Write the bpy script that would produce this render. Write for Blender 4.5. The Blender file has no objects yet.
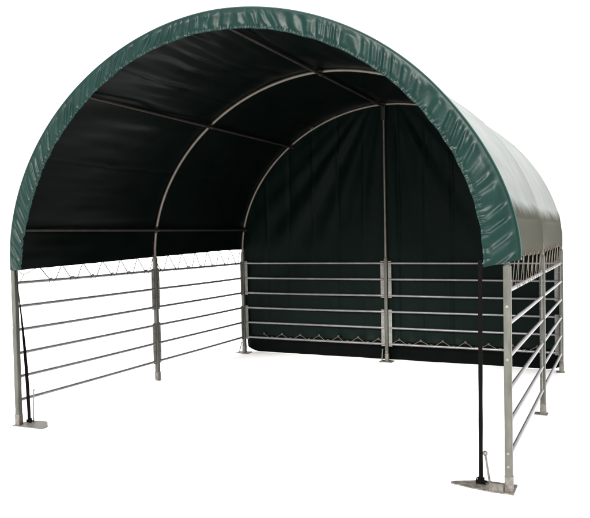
import bpy, math, random
import numpy as np
from mathutils import Vector, Matrix, noise

random.seed(7)
sc = bpy.context.scene
COL = sc.collection
R = math.radians

# ------------------------------------------------------------------ measures
W, D = 4.317, 4.1685          # width and depth between post centres
HW = W / 2
H0, B, N = 1.498, 1.879, 1.932  # spring height, rise and roundness of the arches
RAIL_Z = [0.231 + i * (1.30 - 0.231) / 5 for i in range(6)]
TUBE = 0.017

# ------------------------------------------------------------------ materials
def mat(name):
    m = bpy.data.materials.new(name)
    m.use_nodes = True
    nt = m.node_tree
    return m, nt, nt.nodes["Principled BSDF"]

def lnk(nt, a, b):
    nt.links.new(a, b)

def noise_node(nt, scale, detail=4, rough=0.55, stretch=(1, 1, 1)):
    tc = nt.nodes.new("ShaderNodeTexCoord")
    mp = nt.nodes.new("ShaderNodeMapping")
    mp.inputs["Scale"].default_value = stretch
    nz = nt.nodes.new("ShaderNodeTexNoise")
    nz.inputs["Scale"].default_value = scale
    nz.inputs["Detail"].default_value = detail
    nz.inputs["Roughness"].default_value = rough
    lnk(nt, tc.outputs["Object"], mp.inputs["Vector"])
    lnk(nt, mp.outputs["Vector"], nz.inputs["Vector"])
    return nz

def ramp(nt, src, c0, c1, p0=0.3, p1=0.7):
    r = nt.nodes.new("ShaderNodeValToRGB")
    r.color_ramp.elements[0].position = p0
    r.color_ramp.elements[1].position = p1
    r.color_ramp.elements[0].color = (*c0, 1)
    r.color_ramp.elements[1].color = (*c1, 1)
    lnk(nt, src, r.inputs["Fac"])
    return r

def bump(nt, src, strength, dist, b):
    bp = nt.nodes.new("ShaderNodeBump")
    bp.inputs["Strength"].default_value = strength
    bp.inputs["Distance"].default_value = dist
    lnk(nt, src, bp.inputs["Height"])
    lnk(nt, bp.outputs["Normal"], b.inputs["Normal"])
    return bp

def simple(name, c0, c1, rough, metal=0.0, spec=0.5, scale=12, stretch=(1, 1, 1), bstr=0.1, bdist=0.002, rvar=0.1):
    m, nt, b = mat(name)
    nz = noise_node(nt, scale, 5, 0.6, stretch)
    r = ramp(nt, nz.outputs["Fac"], c0, c1)
    lnk(nt, r.outputs["Color"], b.inputs["Base Color"])
    b.inputs["Metallic"].default_value = metal
    b.inputs["Specular IOR Level"].default_value = spec
    rr = ramp(nt, nz.outputs["Fac"], (rough - rvar,) * 3, (rough + rvar,) * 3)
    lnk(nt, rr.outputs["Color"], b.inputs["Roughness"])
    if bstr:
        n2 = noise_node(nt, scale * 6, 3, 0.6, stretch)
        bump(nt, n2.outputs["Fac"], bstr, bdist, b)
    return m

M_OUT = simple("green_tarpaulin", (0.0034, 0.024, 0.0185), (0.0046, 0.030, 0.0235), 0.21, spec=0.42, scale=3, bstr=0.06, bdist=0.002, rvar=0.03)
M_VAL = simple("green_valance", (0.0004, 0.0108, 0.0086), (0.0008, 0.0150, 0.0121), 0.40, spec=0.14, scale=7, bstr=0.30, bdist=0.003, rvar=0.05)
M_IN = simple("black_tarpaulin_inside", (0.0010, 0.0021, 0.0018), (0.0016, 0.0031, 0.0026), 0.31, spec=0.045, scale=3, bstr=0.1, bdist=0.002, rvar=0.04)
M_REAR = simple("dark_green_rear_tarpaulin", (0.0015, 0.0044, 0.0036), (0.0023, 0.0060, 0.0050), 0.48, spec=0.045, scale=4, bstr=0.2, bdist=0.002, rvar=0.06)
M_FLAP = simple("black_bottom_flap", (0.0006, 0.0012, 0.0010), (0.0010, 0.0018, 0.0015), 0.45, spec=0.04, scale=5, bstr=0.2, bdist=0.002, rvar=0.06)
M_POST = simple("galvanised_post", (0.046, 0.047, 0.039), (0.086, 0.086, 0.074), 0.45, metal=0.2, spec=0.35, scale=18, stretch=(1, 1, 0.3), bstr=0.08, rvar=0.08)
M_BRKT = simple("galvanised_bracket", (0.11, 0.108, 0.098), (0.175, 0.172, 0.158), 0.45, metal=0.1, spec=0.4, scale=15, bstr=0.08, rvar=0.1)
M_RAIL = simple("galvanised_rail", (0.135, 0.132, 0.141), (0.20, 0.196, 0.207), 0.32, metal=0.5, spec=0.5, scale=8, bstr=0.03, rvar=0.05)
M_ARCH = simple("galvanised_arch_tube", (0.105, 0.090, 0.076), (0.155, 0.134, 0.114), 0.34, metal=0.5, spec=0.5, scale=10, bstr=0.05, rvar=0.08)
M_PURL = simple("dark_purlin", (0.016, 0.014, 0.012), (0.026, 0.022, 0.019), 0.5, metal=0.3, spec=0.25, scale=10, bstr=0.05)
M_PLATE = simple("worn_steel_plate", (0.060, 0.052, 0.045), (0.17, 0.16, 0.145), 0.5, metal=0.3, spec=0.4, scale=30, bstr=0.2, rvar=0.12)
M_BOLT = simple("zinc_bolt", (0.12, 0.12, 0.11), (0.20, 0.20, 0.19), 0.35, metal=0.6, scale=40, bstr=0)
M_STRAP = simple("black_webbing", (0.0008, 0.0006, 0.0006), (0.0016, 0.0012, 0.0012), 0.7, spec=0.05, scale=120, bstr=0.3, bdist=0.001, rvar=0.08)
M_CORD = simple("pale_cord", (0.11, 0.095, 0.075), (0.20, 0.18, 0.145), 0.7, spec=0.2, scale=60, bstr=0.2, bdist=0.001)
M_CORD_BACKLIT = simple("backlit_cord", (0.022, 0.015, 0.009), (0.045, 0.032, 0.020), 0.7, spec=0.1, scale=60, bstr=0.2, bdist=0.001)  # same cord as the others, darkened in colour where seen against the light
M_BRASS = simple("brass_grommet", (0.045, 0.026, 0.011), (0.09, 0.055, 0.026), 0.4, metal=0.3, scale=60, bstr=0)
M_GROUND = simple("white_ground", (0.90, 0.90, 0.90), (0.92, 0.92, 0.92), 0.9, spec=0.0, scale=2, bstr=0, rvar=0.02)

# painted reflection of dark surroundings on the low roof sides, ragged upper edge
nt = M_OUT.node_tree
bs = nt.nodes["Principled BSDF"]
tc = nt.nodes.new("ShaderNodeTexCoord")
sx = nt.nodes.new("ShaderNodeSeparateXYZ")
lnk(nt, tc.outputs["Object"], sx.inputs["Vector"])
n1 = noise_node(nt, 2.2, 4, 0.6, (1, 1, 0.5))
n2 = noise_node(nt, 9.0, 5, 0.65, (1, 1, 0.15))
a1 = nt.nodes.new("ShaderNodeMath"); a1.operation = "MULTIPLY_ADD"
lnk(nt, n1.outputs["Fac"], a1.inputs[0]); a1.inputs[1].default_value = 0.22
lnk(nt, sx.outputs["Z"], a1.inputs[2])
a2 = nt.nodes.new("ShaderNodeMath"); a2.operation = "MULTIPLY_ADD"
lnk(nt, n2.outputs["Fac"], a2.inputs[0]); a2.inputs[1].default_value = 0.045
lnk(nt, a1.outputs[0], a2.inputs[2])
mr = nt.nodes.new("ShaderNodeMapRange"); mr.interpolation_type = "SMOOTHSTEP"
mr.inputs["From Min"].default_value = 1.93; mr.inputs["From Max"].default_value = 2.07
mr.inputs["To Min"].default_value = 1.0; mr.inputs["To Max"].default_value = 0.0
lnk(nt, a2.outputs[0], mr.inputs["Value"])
def reflection_mix(inp, val):
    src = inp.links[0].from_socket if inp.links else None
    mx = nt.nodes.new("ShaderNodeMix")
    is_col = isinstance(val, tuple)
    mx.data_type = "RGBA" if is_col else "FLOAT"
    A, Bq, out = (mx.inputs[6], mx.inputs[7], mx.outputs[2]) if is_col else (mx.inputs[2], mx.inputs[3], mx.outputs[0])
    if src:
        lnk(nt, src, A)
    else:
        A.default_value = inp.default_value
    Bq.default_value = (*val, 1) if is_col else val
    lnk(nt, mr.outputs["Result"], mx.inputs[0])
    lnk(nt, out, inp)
reflection_mix(bs.inputs["Base Color"], (0.031, 0.0305, 0.0175))
reflection_mix(bs.inputs["Specular IOR Level"], 0.022)
reflection_mix(bs.inputs["Roughness"], 0.5)

# ------------------------------------------------------------------ helpers
def link_mesh(name, verts, faces, mats, parent=None, midx=None, smooth=True, auto=None):
    me = bpy.data.meshes.new(name)
    me.from_pydata([tuple(map(float, v)) for v in verts], [], faces)
    if not isinstance(mats, (list, tuple)):
        mats = [mats]
    for m in mats:
        me.materials.append(m)
    if midx is not None:
        me.polygons.foreach_set("material_index", midx)
    if smooth:
        me.polygons.foreach_set("use_smooth", [True] * len(me.polygons))
        if auto:
            me.set_sharp_from_angle(angle=R(auto))
    me.update()
    o = bpy.data.objects.new(name, me)
    COL.objects.link(o)
    if parent is not None:
        o.parent = parent
    return o

class MB:
    def __init__(self):
        self.v, self.f = [], []

    def add(self, vs, fs):
        k = len(self.v)
        self.v += [tuple(v) for v in vs]
        self.f += [tuple(i + k for i in f) for f in fs]

    def box(self, lo, hi, bev=0.0):
        """axis-aligned box, vertical edges bevelled when bev > 0"""
        x0, y0, z0 = lo
        x1, y1, z1 = hi
        if bev <= 0:
            vs = [(x0, y0, z0), (x1, y0, z0), (x1, y1, z0), (x0, y1, z0), (x0, y0, z1), (x1, y0, z1), (x1, y1, z1), (x0, y1, z1)]
            fs = [(0, 3, 2, 1), (4, 5, 6, 7), (0, 1, 5, 4), (1, 2, 6, 5), (2, 3, 7, 6), (3, 0, 4, 7)]
            self.add(vs, fs)
            return
        ring = []
        for (cx, cy, a0) in ((x1 - bev, y1 - bev, 0), (x0 + bev, y1 - bev, 90), (x0 + bev, y0 + bev, 180), (x1 - bev, y0 + bev, 270)):
            for k in range(4):
                a = R(a0 + 30 * k)
                ring.append((cx + bev * math.cos(a), cy + bev * math.sin(a)))
        n = len(ring)
        vs = [(x, y, z0) for x, y in ring] + [(x, y, z1) for x, y in ring]
        fs = [tuple(range(n))[::-1], tuple(range(n, 2 * n))]
        fs += [(i, (i + 1) % n, n + (i + 1) % n, n + i) for i in range(n)]
        self.add(vs, fs)

    def tube(self, pts, r, seg=12, caps=True):
        """round tube along a polyline; r a number or one per point"""
        P = [Vector(p) for p in pts]
        n = len(P)
        rs = [r] * n if not hasattr(r, "__len__") else r
        T = []
        for i in range(n):
            t = P[min(i + 1, n - 1)] - P[max(i - 1, 0)]
            T.append(t.normalized())
        up = Vector((0, 0, 1)) if abs(T[0].z) < 0.9 else Vector((1, 0, 0))
        u = (up - T[0] * up.dot(T[0])).normalized()
        vs, fs = [], []
        for i in range(n):
            u = (u - T[i] * u.dot(T[i])).normalized()
            w = T[i].cross(u)
            for k in range(seg):
                a = 2 * math.pi * k / seg
                vs.append(P[i] + (u * math.cos(a) + w * math.sin(a)) * rs[i])
        for i in range(n - 1):
            for k in range(seg):
                k2 = (k + 1) % seg
                fs.append((i * seg + k, i * seg + k2, (i + 1) * seg + k2, (i + 1) * seg + k))
        if caps:
            fs.append(tuple(range(seg))[::-1])
            fs.append(tuple((n - 1) * seg + k for k in range(seg)))
        self.add(vs, fs)

    def prism(self, poly, z0, z1):
        n = len(poly)
        area = sum(poly[i][0] * poly[(i + 1) % n][1] - poly[(i + 1) % n][0] * poly[i][1] for i in range(n))
        if area < 0:
            poly = poly[::-1]
        h = (lambda z, p: z(p) if callable(z) else z)
        vs = [(p[0], p[1], h(z0, p)) for p in poly] + [(p[0], p[1], h(z1, p)) for p in poly]
        fs = [tuple(range(n))[::-1], tuple(range(n, 2 * n))]
        fs += [(i, (i + 1) % n, n + (i + 1) % n, n + i) for i in range(n)]
        self.add(vs, fs)

    def build(self, name, m, parent=None, smooth=True, auto=35):
        return link_mesh(name, self.v, self.f, m, parent, smooth=smooth, auto=auto)

def grid_faces(nu, nv, k0=0, flip=False):
    fs = []
    for i in range(nu - 1):
        for j in range(nv - 1):
            a = k0 + i * nv + j
            q = (a, a + nv, a + nv + 1, a + 1)
            fs.append(q[::-1] if flip else q)
    return fs

def two_sided(name, P, Nrm, th, m_out, m_in, parent):
    """cloth sheet P[u][v] with thickness th; outer skin on the Nrm side, own inner skin"""
    nu, nv = P.shape[:2]
    top = P.reshape(-1, 3)
    bot = (P - Nrm * th).reshape(-1, 3)
    f1 = grid_faces(nu, nv)
    a, b_, c = top[f1[0][0]], top[f1[0][1]], top[f1[0][2]]
    flip = np.dot(np.cross(b_ - a, c - a), Nrm.reshape(-1, 3)[0]) < 0
    f1 = grid_faces(nu, nv, 0, flip)
    k = nu * nv
    f2 = grid_faces(nu, nv, k, not flip)
    edge = []
    loop = [i * nv for i in range(nu)] + [(nu - 1) * nv + j for j in range(1, nv)] + [i * nv + nv - 1 for i in range(nu - 2, -1, -1)] + [j for j in range(nv - 2, 0, -1)]
    for i in range(len(loop)):
        p, q = loop[i], loop[(i + 1) % len(loop)]
        edge.append((p, q, q + k, p + k) if flip else (q, p, p + k, q + k))
    mi = [0] * len(f1) + [1] * len(f2) + [0] * len(edge)
    return link_mesh(name, np.vstack([top, bot]), f1 + f2 + edge, [m_out, m_in], parent, mi, True, 60)

# ---- the arch line, by arc length, with straight legs down to z
def arch_curve(zl, zr, n=900):
    t = np.linspace(0, math.pi, 1600)
    c, s = np.cos(t), np.sin(t)
    x = -HW * np.sign(c) * np.abs(c) ** (2 / N)
    z = H0 + B * np.abs(s) ** (2 / N)
    if zl < H0:
        k = np.linspace(zl, H0, 60, endpoint=False)
        x = np.concatenate([np.full(60, -HW), x]); z = np.concatenate([k, z])
    if zr < H0:
        k = np.linspace(H0, zr, 61)[1:]
        x = np.concatenate([x, np.full(60, HW)]); z = np.concatenate([z, k])
    d = np.concatenate([[0], np.cumsum(np.hypot(np.diff(x), np.diff(z)))])
    q = np.linspace(0, d[-1], n)
    X, Z = np.interp(q, d, x), np.interp(q, d, z)
    # smooth tangents
    tx, tz = np.gradient(X), np.gradient(Z)
    ker = np.ones(9) / 9
    pad = lambda a: np.convolve(np.pad(a, 4, mode="edge"), ker, "valid")
    tx, tz = pad(tx), pad(tz)
    L = np.hypot(tx, tz)
    return X, Z, -tz / L, tx / L, q     # position, outward normal, arc length

def arch_at(x_or_z, by="z"):
    X, Z, nx, nz, q = arch_curve(H0, H0, 2000)
    return X, Z, nx, nz, q

# ------------------------------------------------------------------ the shelter
shelter = bpy.data.objects.new("livestock_shelter", None)
COL.objects.link(shelter)
shelter["label"] = "round-arched livestock shelter with dark green tarpaulin roof and galvanised rail fence"
shelter["category"] = "shelter"

PURLIN_PTS = []   # (x, z, nx, nz) on the arch line
Xa, Za, NXa, NZa, Qa = arch_curve(H0, H0, 3000)
def on_arch(x=None, z=None, right=False):
    if x is not None:
        i = int(np.argmin(np.abs(Xa - x)))
    else:
        half = slice(0, 1500) if not right else slice(1500, 3000)
        i = int(np.argmin(np.abs(Za[half] - z))) + (1500 if right else 0)
    return Xa[i], Za[i], NXa[i], NZa[i]
PURLIN_PTS = [on_arch(z=1.785), on_arch(x=-1.35), on_arch(x=0.0), on_arch(x=1.35), on_arch(z=1.785, right=True)]
ARCH_Y = [0.0, 2.09, D]

# arches
for y in ARCH_Y:
    mb = MB()
    X, Z, nx, nz, q = arch_curve(1.40, 1.40, 120)
    mb.tube([(X[i], y, Z[i]) for i in range(len(X))], TUBE, 14)
    arch = mb.build("arch_tube", M_ARCH, shelter)

# purlins with a clamp at every arch
for (px, pz, nx, nz) in PURLIN_PTS:
    o = -(TUBE + 0.014)
    cx, cz = px + nx * o, pz + nz * o
    mb = MB()
    mb.tube([(cx, 0.0 + (D + 0.018) * k / 24, cz) for k in range(25)], 0.0145, 12)
    pur = mb.build("purlin", M_PURL, shelter)
    for y in ARCH_Y:
        mc = MB()
        yc, y = y, max(y, 0.026)
        # saddle clamp: a short sleeve round the purlin and one round the arch
        mc.tube([(cx, y - 0.035, cz), (cx, y - 0.03, cz), (cx, y + 0.03, cz), (cx, y + 0.035, cz)], [0.016, 0.0195, 0.0195, 0.016], 12)
        t = Vector((nz, 0, -nx))
        c0 = Vector((px, y, pz))
        mc.tube([c0 - t * 0.04, c0 - t * 0.036, c0 + t * 0.036, c0 + t * 0.04], [0.018, 0.0205, 0.0205, 0.018], 12)
        mc.build("clamp", M_PURL, pur)

# ------------------------------------------------------------------ roof tarpaulin
NU, NV = 420, 190
YF, YB = 0.012, D + 0.062
def smooth(a, lo, hi):
    t = np.clip((a - lo) / (hi - lo), 0, 1)
    return t * t * (3 - 2 * t)

def hem_l(y):
    return 1.412 + 0.100 * np.clip(y / D, 0, 1)
def hem_r(y):
    return 1.515 - 0.034 * np.sin(np.pi * np.clip(y / D, 0, 1))

ys = np.linspace(YF, YB, NV)
P = np.zeros((NU, NV, 3)); Nr = np.zeros_like(P)
pur_x = [p[0] for p in PURLIN_PTS]; pur_z = [p[1] for p in PURLIN_PTS]
for j, y in enumerate(ys):
    X, Z, nx, nz, q = arch_curve(hem_l(y), hem_r(y), NU)
    L = q[-1]
    # the cloth lies on the arches and sinks a little between them
    bay = 0 if y < ARCH_Y[1] else 1
    f = (y - ARCH_Y[bay]) / (ARCH_Y[bay + 1] - ARCH_Y[bay])
    sag = 0.034 * max(0.0, math.sin(math.pi * min(max(f, 0), 1))) ** 0.75
    dmin = np.full(NU, 9.0)
    for (px, pz) in zip(pur_x, pur_z):
        dmin = np.minimum(dmin, np.hypot(X - px, Z - pz))
    hold = 1 - 0.55 * np.exp(-(dmin / 0.10) ** 2) - 0.25 * np.exp(-(dmin / 0.025) ** 2)
    off = 0.021 - sag * hold
    # legs below the lowest purlin: pulled in by the lacing
    side = np.where(X < 0, -1.0, 1.0)
    low = smooth(1.80 - Z, 0.0, 0.34)
    off = off - 0.006 * low * (X > 0) - 0.01 * low * (X < 0)
    # bulge where the cloth passes over the lowest purlin
    off = off + 0.007 * np.exp(-((Z - 1.85) / 0.06) ** 2)
    # right front edge flares outwards towards the bottom
    off = off + 0.055 * smooth(2.6 - Z, 0.0, 1.1) * (X > 0) * math.exp(-max(y, 0) / 0.22)
    # broad folds, strongest in the front bay and over the crown
    wr = np.array([noise.noise(Vector((qq * 2.1 - 0.55 * y, y * 0.45, 3.1))) + 0.6 * noise.noise(Vector((qq * 5.0 - 1.4 * y, y * 0.6, 9.7))) + 0.25 * noise.noise(Vector((qq * 11.0, y * 1.1, 5.0))) for qq in q])
    amp = 0.004 + 0.045 * math.exp(-((y - 0.75) / 0.75) ** 2)
    crown = np.exp(-((X + 0.55) / 1.15) ** 2)
    off = off + wr * amp * (0.25 + 0.75 * crown) * (1 - 0.8 * np.exp(-(f * 2.09 / 0.12) ** 2) if bay == 0 else 1)
    # hem scallops between grommets
    scal = np.abs(np.sin(np.pi * (y - 0.1) / 0.305))
    # welded seams running along the length
    for sx in (-1.86, -1.02, 0.72, 1.62):
        i = int(np.argmin(np.abs(X - sx)))
        off = off + 0.004 * np.exp(-((q - q[i]) / 0.018) ** 2)
    P[:, j, 0] = X + nx * off
    P[:, j, 1] = y
    P[:, j, 2] = Z + nz * off
    tip = np.exp(-(q / 0.05) ** 2) + np.exp(-((L - q) / 0.05) ** 2)
    P[:, j, 2] += 0.0025 * scal * tip
    Nr[:, j, 0] = nx; Nr[:, j, 2] = nz
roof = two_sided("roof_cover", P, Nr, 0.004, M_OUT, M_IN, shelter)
roof["label"] = "dark green tarpaulin roof cover, black on the inside"

# ------------------------------------------------------------------ front valance, gathered on its hem
NS, NRR = 1300, 30
X, Z, nx, nz, q = arch_curve(1.418, 1.500, NS)
L = q[-1]
i_top = int(np.argmax(Z)); sa = q - q[i_top]
# hem inset by place (left leg, left shoulder, crown, right shoulder, right leg)
ang = sa / (L / 2)
w_h = np.interp(ang, [-1, -0.8, -0.55, -0.25, 0, 0.3, 0.6, 0.8, 1.0], [0.150, 0.185, 0.165, 0.135, 0.135, 0.133, 0.145, 0.150, 0.145])
flare = 0.055 * smooth(2.6 - Z, 0.0, 1.1) * (X > 0)
lead = np.interp(ang, [-1, -0.6, 0, 0.6, 1], [0.045, 0.035, 0.03, 0.03, 0.06])
P = np.zeros((NS, NRR, 3)); Nr = np.zeros_like(P)
skew = np.where(sa < 0, 0.19, 0.10) * np.tanh(sa / 0.7)
for j in range(NRR):
    t = j / (NRR - 1)
    if j < 3:
        yy, oo = [(0.060, 0.0255), (0.030, 0.0270), (0.002, 0.0280)][j]
        r = 0
        yv = np.full(NS, yy); ov = np.full(NS, oo)
        ny, no = 0.0, 1.0
    elif j < 8:
        a = (j - 2) / 5 * (math.pi / 2) * 0.93
        yv = np.full(NS, -0.010 - 0.016 * math.sin(a)); ov = np.full(NS, 0.028 - 0.014 * (1 - math.cos(a)))
        r = 0
        ny, no = -math.sin(a), math.cos(a)
    else:
        r = (j - 7) / (NRR - 8)
        yv = -0.026 - (lead - 0.026) * r
        ov = 0.014 - (w_h + 0.014) * r
        ny, no = -0.99, 0.12
    ff = np.zeros(NS)
    if r > 0:
        aa = sa + skew * (1 - r)
        big = np.array([noise.noise(Vector((a * 3.2, r * 0.3, 1.3))) for a in aa])
        jit = np.array([noise.noise(Vector((a * 2.6, r * 0.35, 4.4))) + 0.22 * noise.noise(Vector((a * 7.0, r * 0.5, 14.4))) for a in aa])
        hgt = np.array([noise.noise(Vector((a * 4.1, r * 1.3, 22.4))) for a in aa])
        fin = np.array([noise.noise(Vector((a * 24, r * 1.6, 8.8))) for a in aa])
        env = smooth(np.array(r), 0.0, 0.28)
        ph = aa / 0.118 + 0.85 * jit
        def pleat(p, rise):
            t_ = p - np.floor(p)
            up = np.clip(t_ / rise, 0, 1); dn = np.clip((1 - t_) / (1 - rise), 0, 1)
            v = np.minimum(up, dn)
            return v * v * (3 - 2 * v)
        sgn = np.where(sa < 0, -1.0, 1.0)
        fold = pleat(ph * sgn, 0.30)
        fold2 = pleat(1.73 * ph * sgn + 0.3 + jit, 0.35)
        cr1 = np.array([noise.noise(Vector((a * 13, r * 1.2, 31.0))) for a in aa])
        ff = env * (0.010 * big + (0.009 + 0.014 * hgt) * fold + (0.004 - 0.010 * hgt) * fold2 + 0.004 * cr1 + 0.0015 * fin)
        # the elastic hem puckers the last few centimetres
        pk = smooth(np.array(r), 0.70, 0.92)
        puck = np.array([noise.noise(Vector((a * 34, 2.0, 6.1 + r))) + 0.6 * noise.noise(Vector((a * 75, 7.0, 2.1 + r * 2))) for a in sa])
        ff = ff * (1 - 0.5 * pk) + pk * 0.010 * puck + 0.005 * math.exp(-((r - 0.97) / 0.035) ** 2)
        wob = 0.006 * np.array([noise.noise(Vector((a * 9, 5.5, 3))) for a in sa]) * r
        ov = ov + wob
    ov = ov + flare * (1 - 0.9 * r) + 0.004
    P[:, j, 0] = X + nx * ov
    P[:, j, 1] = yv - ff * 0.98
    P[:, j, 2] = Z + nz * ov
    Nr[:, j, 0] = nx * no; Nr[:, j, 1] = ny; Nr[:, j, 2] = nz * no
    # lower ends: the hem hangs a little lower than the rim
    drop = smooth(ang, 0.9, 1.0) * 0.045 * r
    P[:, j, 2] -= drop
val = two_sided("front_valance", P, Nr, 0.0035, M_VAL, M_IN, shelter)
mb = MB()
st_ = range(0, NS, 4)
mb.tube([(X[i] + nx[i] * (0.0335 + flare[i]), -0.006, Z[i] + nz[i] * (0.0335 + flare[i])) for i in st_], 0.0036, 8)
M_RIM = simple("teal_rim_highlight", (0.009, 0.048, 0.041), (0.014, 0.064, 0.055), 0.4, spec=0.3, scale=20, bstr=0.1)  # added thin tube; its lighter teal paints the sky-lit bend of the rim
mb.build("rim_highlight", M_RIM, val)
val["label"] = "creased green front valance with a gathered hem"

# ------------------------------------------------------------------ rear wall tarpaulin
RX, RZ = 300, 220
def rear_top(x):
    xs = np.clip(np.abs(x) / (HW + 0.014), 0, 0.9999)
    return H0 + (B + 0.014) * (1 - xs ** N) ** (1 / N)
xs = np.linspace(-2.168, 2.160, RX)
Z_SPLIT = 0.262
P = np.zeros((RX, RZ, 3)); Nr = np.zeros_like(P); Nr[:, :, 1] = -1
crease_x = [-1.78, -1.42, -1.05, -0.68, -0.30, 0.16, 0.52, 0.86, 1.22, 1.6, 1.9]
for i, x in enumerate(xs):
    zt = float(rear_top(x)) - 0.004
    for j in range(RZ):
        z = Z_SPLIT + (zt - Z_SPLIT) * j / (RZ - 1)
        y = D + 0.046
        d = 0.0
        fade = min(1.0, max(0.0, (zt - z) / 0.5))
        for k, cx in enumerate(crease_x):
            c = cx + 0.02 * noise.noise(Vector((k * 3.3, z * 0.8, 0)))
            d += (0.017 if k % 2 else -0.012) * math.exp(-((x - c) / 0.022) ** 2) * (0.35 + 0.65 * fade)
        # folds that fan down from the crown
        ang2 = math.atan2(x - 0.0, max(0.15, 3.75 - z))
        d += 0.045 * noise.noise(Vector((ang2 * 8.5, z * 0.25, 2.2))) * min(1, max(0, (z - 1.0) / 1.0)) * fade
        d += 0.018 * noise.noise(Vector((x * 2.4, z * 0.9, 7.0))) + 0.006 * noise.noise(Vector((x * 9.0, z * 2.2, 17.0)))
        # cords pull the hem in at each eyelet
        hemf = math.exp(-((z - Z_SPLIT) / 0.06) ** 2)
        d += 0.010 * hemf * math.cos(2 * math.pi * (x + 1.82) / 0.287)
        P[i, j] = (x, y + max(d, -0.022), z)
rear = two_sided("rear_wall_cover", P, Nr, 0.004, M_REAR, M_OUT, shelter)
rear["label"] = "dark green rear wall tarpaulin with vertical folds"
# lower flap behind the bottom rail
FZ = 26
P = np.zeros((RX, FZ, 3)); Nr = np.zeros_like(P); Nr[:, :, 1] = -1
for i, x in enumerate(xs):
    e = max(0.0, (abs(x) - 1.97) / 0.19)
    zb = 0.006 + (0.06 if x < 0 else 0.045) * min(e, 1.05) ** 2 + 0.004 * noise.noise(Vector((x * 3, 0, 0)))
    for j in range(FZ):
        t = j / (FZ - 1)
        z = 0.30 * (1 - t) + zb * t
        d = 0.062 + 0.07 * t + 0.016 * noise.noise(Vector((x * 3.5, z * 3, 1.0))) * t + 0.008 * noise.noise(Vector((x * 9, z * 4, 4.0)))
        P[i, j] = (x, D + d, z)
flap = two_sided("bottom_flap", P, Nr, 0.004, M_FLAP, M_OUT, rear)
flap["label"] = "black bottom flap hanging behind the lowest rail"

# ------------------------------------------------------------------ posts
def bolt_mesh():
    mb = MB()
    mb.tube([(0, 0, 0), (0, -0.003, 0), (0, -0.0035, 0)], [0.0105, 0.0105, 0.007], 12)
    mb.tube([(0, -0.003, 0), (0, -0.009, 0), (0, -0.0095, 0)], [0.0075, 0.0075, 0.005], 6)
    return mb
bolt_proto = None
def bolt(parent, loc, rz=0.0):
    global bolt_proto
    if bolt_proto is None:
        bolt_proto = bolt_mesh().build("bolt", M_BOLT, parent)
        o = bolt_proto
    else:
        o = bpy.data.objects.new("bolt", bolt_proto.data)
        COL.objects.link(o)
        o.parent = parent
    o.location = loc
    o.rotation_euler = (0, 0, rz)

S = 0.0235
def post(x, y, top, bolts, s=S):
    mb = MB()
    mb.box((x - s, y - s, 0.012), (x + s, y + s, top), 0.006)
    # plug where the round tube slides in
    mb.tube([(x, y, top - 0.002), (x, y, top + 0.012), (x, y, top + 0.016)], [0.022, 0.022, 0.0175], 14)
    p = mb.build("post", M_POST, shelter)
    ms = MB()
    ms.box((x - s - 0.003, y - s - 0.003, 0.009), (x + s + 0.003, y + s + 0.003, 0.105), 0.007)
    ms.build("foot_socket", M_PLATE, p)
    for z, dx in bolts:
        bolt(p, (x + dx, y - s - 0.0005, z))
    return p

p_fl = post(-HW, 0, 1.43, [(0.16, 0), (0.9, 0)])
p_fr = post(HW, 0, 1.46, [(0.17, 0), (0.255, 0), (0.86, 0), (1.20, 0)])
p_ml = post(-HW, 2.09, 1.45, [(0.60, 0)])
p_mr = post(HW, 2.09, 1.45, [(0.65, 0), (1.23, 0)])
p_rl = post(-HW, D, 1.45, [(0.15, 0)])
p_rr = post(HW, D, 1.45, [(0.15, 0)])
# rear centre post: square below, round above, flattened at the arch
xc = 0.0
p_rc = post(xc, D - 0.004, 1.36, [(0.13, 0.0)], 0.021)
mb = MB()
ztop = H0 + B - TUBE
mb.tube([(xc, D - 0.004, 1.374), (xc, D - 0.004, 2.2), (xc, D - 0.004, ztop - 0.17)], 0.0145, 14)
mb.build("upper_tube", M_ARCH, p_rc)
mb = MB()
mb.box((xc - 0.028, D - 0.030, ztop - 0.18), (xc + 0.028, D - 0.022, ztop + 0.03), 0.003)
mb.box((xc - 0.022, D - 0.0215, ztop - 0.19), (xc + 0.022, D + 0.010, ztop - 0.02), 0.006)
mb.build("head_clamp", M_PURL, p_rc)

# foot plates
def plate(poly, post_, z1=0.009):
    mb = MB()
    mb.prism(poly, 0.002, z1)
    return mb.build("foot_plate", M_PLATE, post_, auto=30)
pl = plate([(2.195, -0.060), (2.195, 0.125), (1.96, 0.128), (1.80, 0.045), (1.775, 0.022), (1.785, 0.0), (1.93, -0.038), (2.05, -0.060)], p_fr)
mb = MB(); mb.box((2.040, -0.050, 0.0095), (2.130, -0.044, 0.060), 0.002); mb.build("gusset", M_PLATE, p_fr)
plate([(-2.195, -0.045), (-2.195, 0.06), (-2.147, 0.135), (-2.00, 0.175), (-1.865, 0.05), (-1.855, 0.0), (-1.87, -0.030), (-1.99, -0.036)], p_fl)
plate([(-2.26, D - 0.10), (-2.26, D + 0.07), (-2.07, D + 0.07), (-2.05, D - 0.10)], p_rl)
plate([(xc - 0.085, D - 0.085), (xc - 0.085, D + 0.055), (xc + 0.085, D + 0.055), (xc + 0.085, D - 0.085)], p_rc)
plate([(HW + 0.04, 2.04), (HW + 0.04, 2.14), (HW - 0.075, 2.13), (HW - 0.075, 2.05)], p_mr)
plate([(HW + 0.035, D - 0.04), (HW + 0.035, D + 0.05), (HW - 0.06, D + 0.05), (HW - 0.06, D - 0.04)], p_rr)

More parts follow.
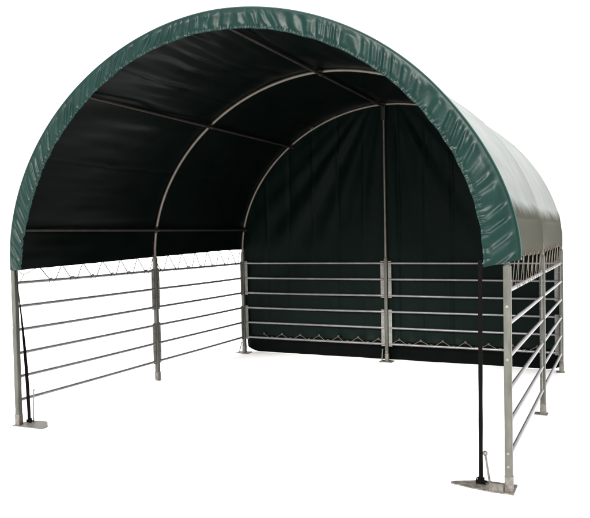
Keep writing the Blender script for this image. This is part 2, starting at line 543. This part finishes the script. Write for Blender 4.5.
# ------------------------------------------------------------------ fence panels
RR_ = 0.0142
def bm_fix(o):
    import bmesh
    bm = bmesh.new(); bm.from_mesh(o.data)
    bmesh.ops.recalc_face_normals(bm, faces=bm.faces)
    bm.to_mesh(o.data); bm.free()
def panel(a, b, label, brk=(True, True)):
    """bolted panel between two post centres a and b (x, y): six rails and four end brackets"""
    A, Bv = Vector((*a, 0)), Vector((*b, 0))
    d = (Bv - A).normalized()
    n = Vector((-d.y, d.x, 0))
    if n.y > 0.5 or abs(n.x) > 0.5 and n.x * (A.x) > 0:
        n = -n                        # n: the side towards the inside / the front
    A2, B2 = A + d * (S + 0.004), Bv - d * (S + 0.004)
    pn = bpy.data.objects.new("fence_panel", None)
    COL.objects.link(pn)
    pn.parent = shelter
    pn["label"] = label
    ends = [e for e, on in (((A2, 1), brk[0]), ((B2, -1), brk[1])) if on]
    for P0, sg in ends:
        for (z0, z1) in ((RAIL_Z[0] - 0.028, RAIL_Z[2] + 0.028), (RAIL_Z[3] - 0.028, RAIL_Z[5] + 0.028)):
            mb = MB()
            vs = []
            for z in (z0, z1):
                for c, t in ((P0, -0.004), (P0 + d * sg * 0.046, -0.004), (P0 + d * sg * 0.046, 0.004), (P0, 0.004)):
                    v = c + n * t
                    vs.append((v.x, v.y, z))
            mb.add(vs, [(0, 3, 2, 1), (4, 5, 6, 7), (0, 1, 5, 4), (1, 2, 6, 5), (2, 3, 7, 6), (3, 0, 4, 7)])
            bo = mb.build("bracket", M_BRKT, pn, smooth=False, auto=None)
            bm_fix(bo)
    for k, z in enumerate(RAIL_Z):
        mr = MB()
        p0, p1 = A2 + d * 0.006, B2 - d * 0.006
        m = 12
        sagz = random.uniform(-0.004, 0.002)
        pts = []
        for i in range(m + 1):
            v = p0.lerp(p1, i / m)
            pts.append((v.x, v.y, z + sagz * math.sin(math.pi * i / m)))
        mr.tube(pts, RR_, 14)
        mr.build("rail", M_RAIL, pn)
    rz = math.atan2(n.y, n.x) + math.pi / 2
    for P0, sg in ends:
        for z in (0.5 * (RAIL_Z[0] + RAIL_Z[1]), 0.5 * (RAIL_Z[1] + RAIL_Z[2]), 0.5 * (RAIL_Z[3] + RAIL_Z[4]), 0.5 * (RAIL_Z[4] + RAIL_Z[5])):
            v = P0 + d * sg * 0.024 + n * 0.0045
            bolt(pn, (v.x, v.y, z), rz)
    return pn
panel((-HW, 0), (-HW, 2.09), "left front fence panel of six horizontal rails", (False, True))
panel((-HW, 2.09), (-HW, D), "left rear fence panel of six horizontal rails")
panel((-HW, D), (xc, D), "rear fence panel left of the centre post")
panel((xc, D), (HW, D), "rear fence panel right of the centre post")
panel((HW, 0), (HW, 2.09), "right front fence panel of six horizontal rails", (False, True))
panel((HW, 2.09), (HW, D), "right rear fence panel of six horizontal rails")

# ------------------------------------------------------------------ lacing
def torus_mesh(name, r, t, parent):
    vs, fs = [], []
    n, m = 14, 6
    for i in range(n):
        a = 2 * math.pi * i / n
        for j in range(m):
            b_ = 2 * math.pi * j / m
            rr = r + t * math.cos(b_)
            vs.append((t * math.sin(b_), rr * math.cos(a), rr * math.sin(a)))
    for i in range(n):
        for j in range(m):
            fs.append((i * m + j, ((i + 1) % n) * m + j, ((i + 1) % n) * m + (j + 1) % m, i * m + (j + 1) % m))
    return link_mesh(name, vs, fs, M_BRASS, parent)
grom = None
def grommet(parent, loc, rz):
    global grom
    if grom is None:
        o = grom = torus_mesh("grommet", 0.011, 0.0055, parent)
    else:
        o = bpy.data.objects.new("grommet", grom.data)
        COL.objects.link(o)
        o.parent = parent
    o.location = loc
    o.rotation_euler = (0, 0, rz)

def lace(name, eyes, rail_pts, parent, r=0.0042, m=None):
    """cord threaded eyelet - round the rail - eyelet"""
    mb = MB()
    pts = []
    for i, e in enumerate(eyes):
        if i:
            pts += rail_pts(eyes[i - 1], e)
        pts.append(e)
    mb.tube(pts, r, 6)
    return mb.build(name, m or M_CORD, parent)

def side_lacing(sx, y_list):
    hem = hem_l if sx < 0 else hem_r
    eyes = []
    for y in y_list:
        x = sx * (HW + (0.014))
        if sx > 0:
            x += 0.05 * math.exp(-y / 0.22)
        z = float(hem(y)) + 0.016
        grommet(roof, (x - sx * 0.006, y, z), 0)
        eyes.append((x - sx * 0.012, y, z))
    zr = RAIL_Z[5]
    def loop(a, b):
        ya, yb = a[1], b[1]
        f = (0.36 if sx < 0 else 0.42) + random.uniform(-0.07, 0.07)
        f2 = (0.64 if sx < 0 else 0.90) + random.uniform(-0.06, 0.06)
        y1, y2 = ya + (yb - ya) * f, ya + (yb - ya) * f2
        g = RR_ + 0.004
        o = []
        # dips under the rail, slides along it, and comes up again
        o += [(sx * (HW - g), y1, zr + 0.004), (sx * HW, y1 + 0.008, zr - g), (sx * (HW + g), y1 + 0.016, zr)]
        o += [(sx * HW, y1 + 0.03, zr + g), (sx * HW, y2 - 0.03, zr + g)]
        o += [(sx * (HW + g), y2 - 0.016, zr), (sx * HW, y2 - 0.008, zr - g), (sx * (HW - g), y2, zr + 0.004)]
        return o
    lace("lacing_cord", eyes, loop, roof, 0.0050 if sx < 0 else 0.0027, M_CORD_BACKLIT if sx < 0 else M_CORD)
left_y = [0.30 + i * 0.293 for i in range(14)]
right_y = [0.22 + i * 0.293 for i in range(14)]
side_lacing(-1, left_y)
side_lacing(1, right_y)
# loose end at the front left corner
mb = MB()
e = (-HW + 0.004, 0.30, hem_l(0.30) + 0.016)
mb.tube([(-HW + 0.03, 0.02, hem_l(0) + 0.005), (-HW + 0.012, 0.075, 1.382), (-HW + 0.006, 0.10, 1.372), (-HW + 0.006, 0.17, 1.392), (-HW + 0.004, 0.24, 1.418), e], 0.003, 6)
mb.tube([(-HW + 0.006, 0.10, 1.372), (-HW + 0.012, 0.07, 1.33), (-HW + 0.016, 0.05, RAIL_Z[5] + 0.008), (-HW - 0.004, 0.05, RAIL_Z[5] - 0.016)], 0.003, 6)
mb.build("loose_cord", M_CORD_BACKLIT, roof)
# rear lacing at the lowest rail
eyes = []
for i in range(14):
    x = -1.85 + i * 0.287
    if abs(x) < 0.03:
        x += 0.05
    z = 0.292 + random.uniform(-0.006, 0.006)
    grommet(rear, (x, D + 0.036, z), math.pi / 2)
    eyes.append((x, D + 0.030, z))
def rear_loop(a, b):
    xa, xb = a[0], b[0]
    x1, x2 = xa + (xb - xa) * 0.36, xa + (xb - xa) * 0.66
    g = RR_ + 0.004
    zr = RAIL_Z[0]
    return [(x1 + random.uniform(-0.03, 0.02), D + g, zr + 0.004), (x1 + 0.01, D, zr - g), (x1 + 0.02, D - g, zr), (x1 + 0.03, D, zr + g), (x2 - 0.03, D, zr + g), (x2 - 0.02, D - g, zr), (x2 - 0.01, D, zr - g), (x2, D + g, zr + 0.004)]
lace("lacing_cord", eyes, rear_loop, rear, 0.0025)

# ------------------------------------------------------------------ tie-down straps
def ribbon(name, ctr, width, tw, th, parent):
    """flat webbing along ctr; width and twist angle (about z) per point"""
    vs, fs = [], []
    n = len(ctr)
    for i, c in enumerate(ctr):
        a = tw[i]
        u = Vector((math.cos(a), math.sin(a), 0)) * width[i] / 2
        v = Vector((-math.sin(a), math.cos(a), 0)) * th / 2
        c = Vector(c)
        vs += [c - u - v, c + u - v, c + u + v, c - u + v]
    for i in range(n - 1):
        k = i * 4
        for j in range(4):
            j2 = (j + 1) % 4
            fs.append((k + j, k + j2, k + 4 + j2, k + 4 + j))
    fs += [(3, 2, 1, 0), ((n - 1) * 4, (n - 1) * 4 + 1, (n - 1) * 4 + 2, (n - 1) * 4 + 3)]
    return link_mesh(name, vs, fs, M_STRAP, parent, smooth=True, auto=40)

def buckle(c, parent):
    mb = MB()
    x, y, z = c
    mb.box((x - 0.030, y - 0.012, z + 0.004), (x + 0.030, y - 0.004, z + 0.030), 0.003)
    mb.box((x - 0.022, y - 0.004, z + 0.010), (x + 0.022, y + 0.010, z + 0.044), 0.004)
    mb.tube([(x - 0.036, y + 0.014, z + 0.016), (x + 0.036, y + 0.014, z + 0.016)], 0.007, 10)
    mb.tube([(x - 0.032, y + 0.002, z + 0.004), (x - 0.032, y + 0.016, z + 0.024), (x - 0.026, y + 0.012, z + 0.036)], 0.004, 8)
    mb.build("ratchet_buckle", M_STRAP, parent)

n = 40
ctr = [(1.995 + (1.972 - 1.995) * t, -0.035 + (0.040 + 0.035) * t, 1.50 - 1.478 * t) for t in [i / n for i in range(n + 1)]]
st = ribbon("tie_down_strap", ctr, [0.027 + 0.001 * math.sin(i * 0.7) for i in range(n + 1)], [0.1 + 0.06 * math.sin(i * 0.23) for i in range(n + 1)], 0.003, shelter)
buckle((1.972, 0.042, 0.012), st)
ctr, wd, tw = [], [], []
for i in range(n + 1):
    t = i / n
    ctr.append((-2.125 + 0.026 * t + 0.024 * math.sin(math.pi * t), -0.02 + 0.085 * t, 1.45 - 1.425 * t))
    wd.append(0.030)
    tw.append(0.75 + 1.62 * (1 - t) ** 0.8 + 0.15 * math.sin(5 * t) - 0.4 * t)
st = ribbon("tie_down_strap", ctr, wd, tw, 0.003, shelter)
buckle((-2.099, 0.067, 0.012), st)

# ------------------------------------------------------------------ ground pegs (lift out of their plates)
def peg(base, head, r, rh, label, flat=False):
    b0, h = Vector(base), Vector(head)
    mb = MB()
    ax = (h - b0).normalized()
    mb.tube([b0 - ax * 0.08, b0, b0.lerp(h, 0.5), h], [r * 0.6, r, r, r], 10)
    pts, rs = [], []
    for k in range(9):
        a = -math.pi / 2 + math.pi * k / 8
        pts.append(h + ax * (rh * (0.55 if flat else 1) * math.sin(a)))
        rs.append(max(0.0008, rh * math.cos(a)))
    mb.tube(pts, rs, 12)
    o = mb.build("ground_peg", M_BOLT, None)
    # origin at the foot
    me = o.data
    me.transform(Matrix.Translation(-b0))
    o.location = b0
    o["label"] = label
    o["category"] = "peg"
    o["group"] = "steel pegs through the foot plates"
    return o
peg((2.020, 0.100, 0.004), (1.990, 0.105, 0.200), 0.0075, 0.0175, "steel ground peg with round head beside the right front post")
peg((-2.070, 0.085, 0.004), (-2.045, 0.075, 0.320), 0.0065, 0.012, "tall thin steel ground peg beside the black strap at the left front post", True)
peg((-2.215, D - 0.06, 0.004), (-2.185, D - 0.035, 0.150), 0.008, 0.012, "leaning pale steel ground peg at the far left corner post", True)
peg((-0.055, D - 0.055, 0.004), (-0.046, D - 0.045, 0.165), 0.007, 0.011, "dull steel ground peg at the foot of the rear centre post", True)

# ------------------------------------------------------------------ ground
G = 300
ground = link_mesh("ground", [(-G, -G, 0), (G, -G, 0), (G, G, 0), (-G, G, 0)], [(0, 1, 2, 3)], M_GROUND, None, smooth=False)
ground["kind"] = "structure"
ground["label"] = "plain white ground under the shelter"

# ------------------------------------------------------------------ light
world = bpy.data.worlds.new("World")
sc.world = world
world.use_nodes = True
wt = world.node_tree
bg = wt.nodes["Background"]
# overcast sky: brightest overhead, a third of that at the horizon
tc = wt.nodes.new("ShaderNodeTexCoord")
sp = wt.nodes.new("ShaderNodeSeparateXYZ")
wt.links.new(tc.outputs["Generated"], sp.inputs["Vector"])
cr = wt.nodes.new("ShaderNodeValToRGB")
cr.color_ramp.elements[0].position = 0.0
cr.color_ramp.elements[0].color = (0.70, 0.675, 0.64, 1)
cr.color_ramp.elements[1].position = 1.0
cr.color_ramp.elements[1].color = (1.45, 1.45, 1.45, 1)
e = cr.color_ramp.elements.new(0.22)
e.color = (0.82, 0.815, 0.80, 1)
wt.links.new(sp.outputs["Z"], cr.inputs["Fac"])
wt.links.new(cr.outputs["Color"], bg.inputs["Color"])
bg.inputs["Strength"].default_value = 1.0

sl = bpy.data.lights.new("sun", "SUN")
sl.energy = 4.0
sl.angle = R(14)
sl.color = (1.0, 0.965, 0.92)
so = bpy.data.objects.new("sun", sl)
COL.objects.link(so)
dirv = Vector((0.0, 0.88, -0.475)).normalized()
so.rotation_euler = dirv.to_track_quat("-Z", "Y").to_euler()
so.location = (1, -8, 6)

# ------------------------------------------------------------------ camera
cx, cy, cz, yaw, pit, rol, f = 2.83545, -4.58701, 1.676089, -0.443133, -0.032737, -0.018963, 694.379
fw = Vector((math.sin(yaw) * math.cos(pit), math.cos(yaw) * math.cos(pit), math.sin(pit)))
r = Vector((math.cos(yaw), -math.sin(yaw), 0))
u = r.cross(fw)
r2 = r * math.cos(rol) + u * math.sin(rol)
u2 = -r * math.sin(rol) + u * math.cos(rol)
cam = bpy.data.cameras.new("camera")
co = bpy.data.objects.new("camera", cam)
COL.objects.link(co)
m = Matrix.Identity(4)
for i in range(3):
    m[i][0], m[i][1], m[i][2] = r2[i], u2[i], -fw[i]
    m[i][3] = (cx, cy, cz)[i]
co.matrix_world = m
cam.sensor_width = 36
cam.lens = f / 590 * 36
cam.clip_start = 0.05
cam.clip_end = 2000
sc.camera = co

sc.view_settings.view_transform = "Standard"
sc.view_settings.look = "None"
sc.view_settings.exposure = 0.8
sc.view_settings.gamma = 1
sc.cycles.max_bounces = 8
sc.cycles.diffuse_bounces = 5
sc.cycles.use_denoising = True
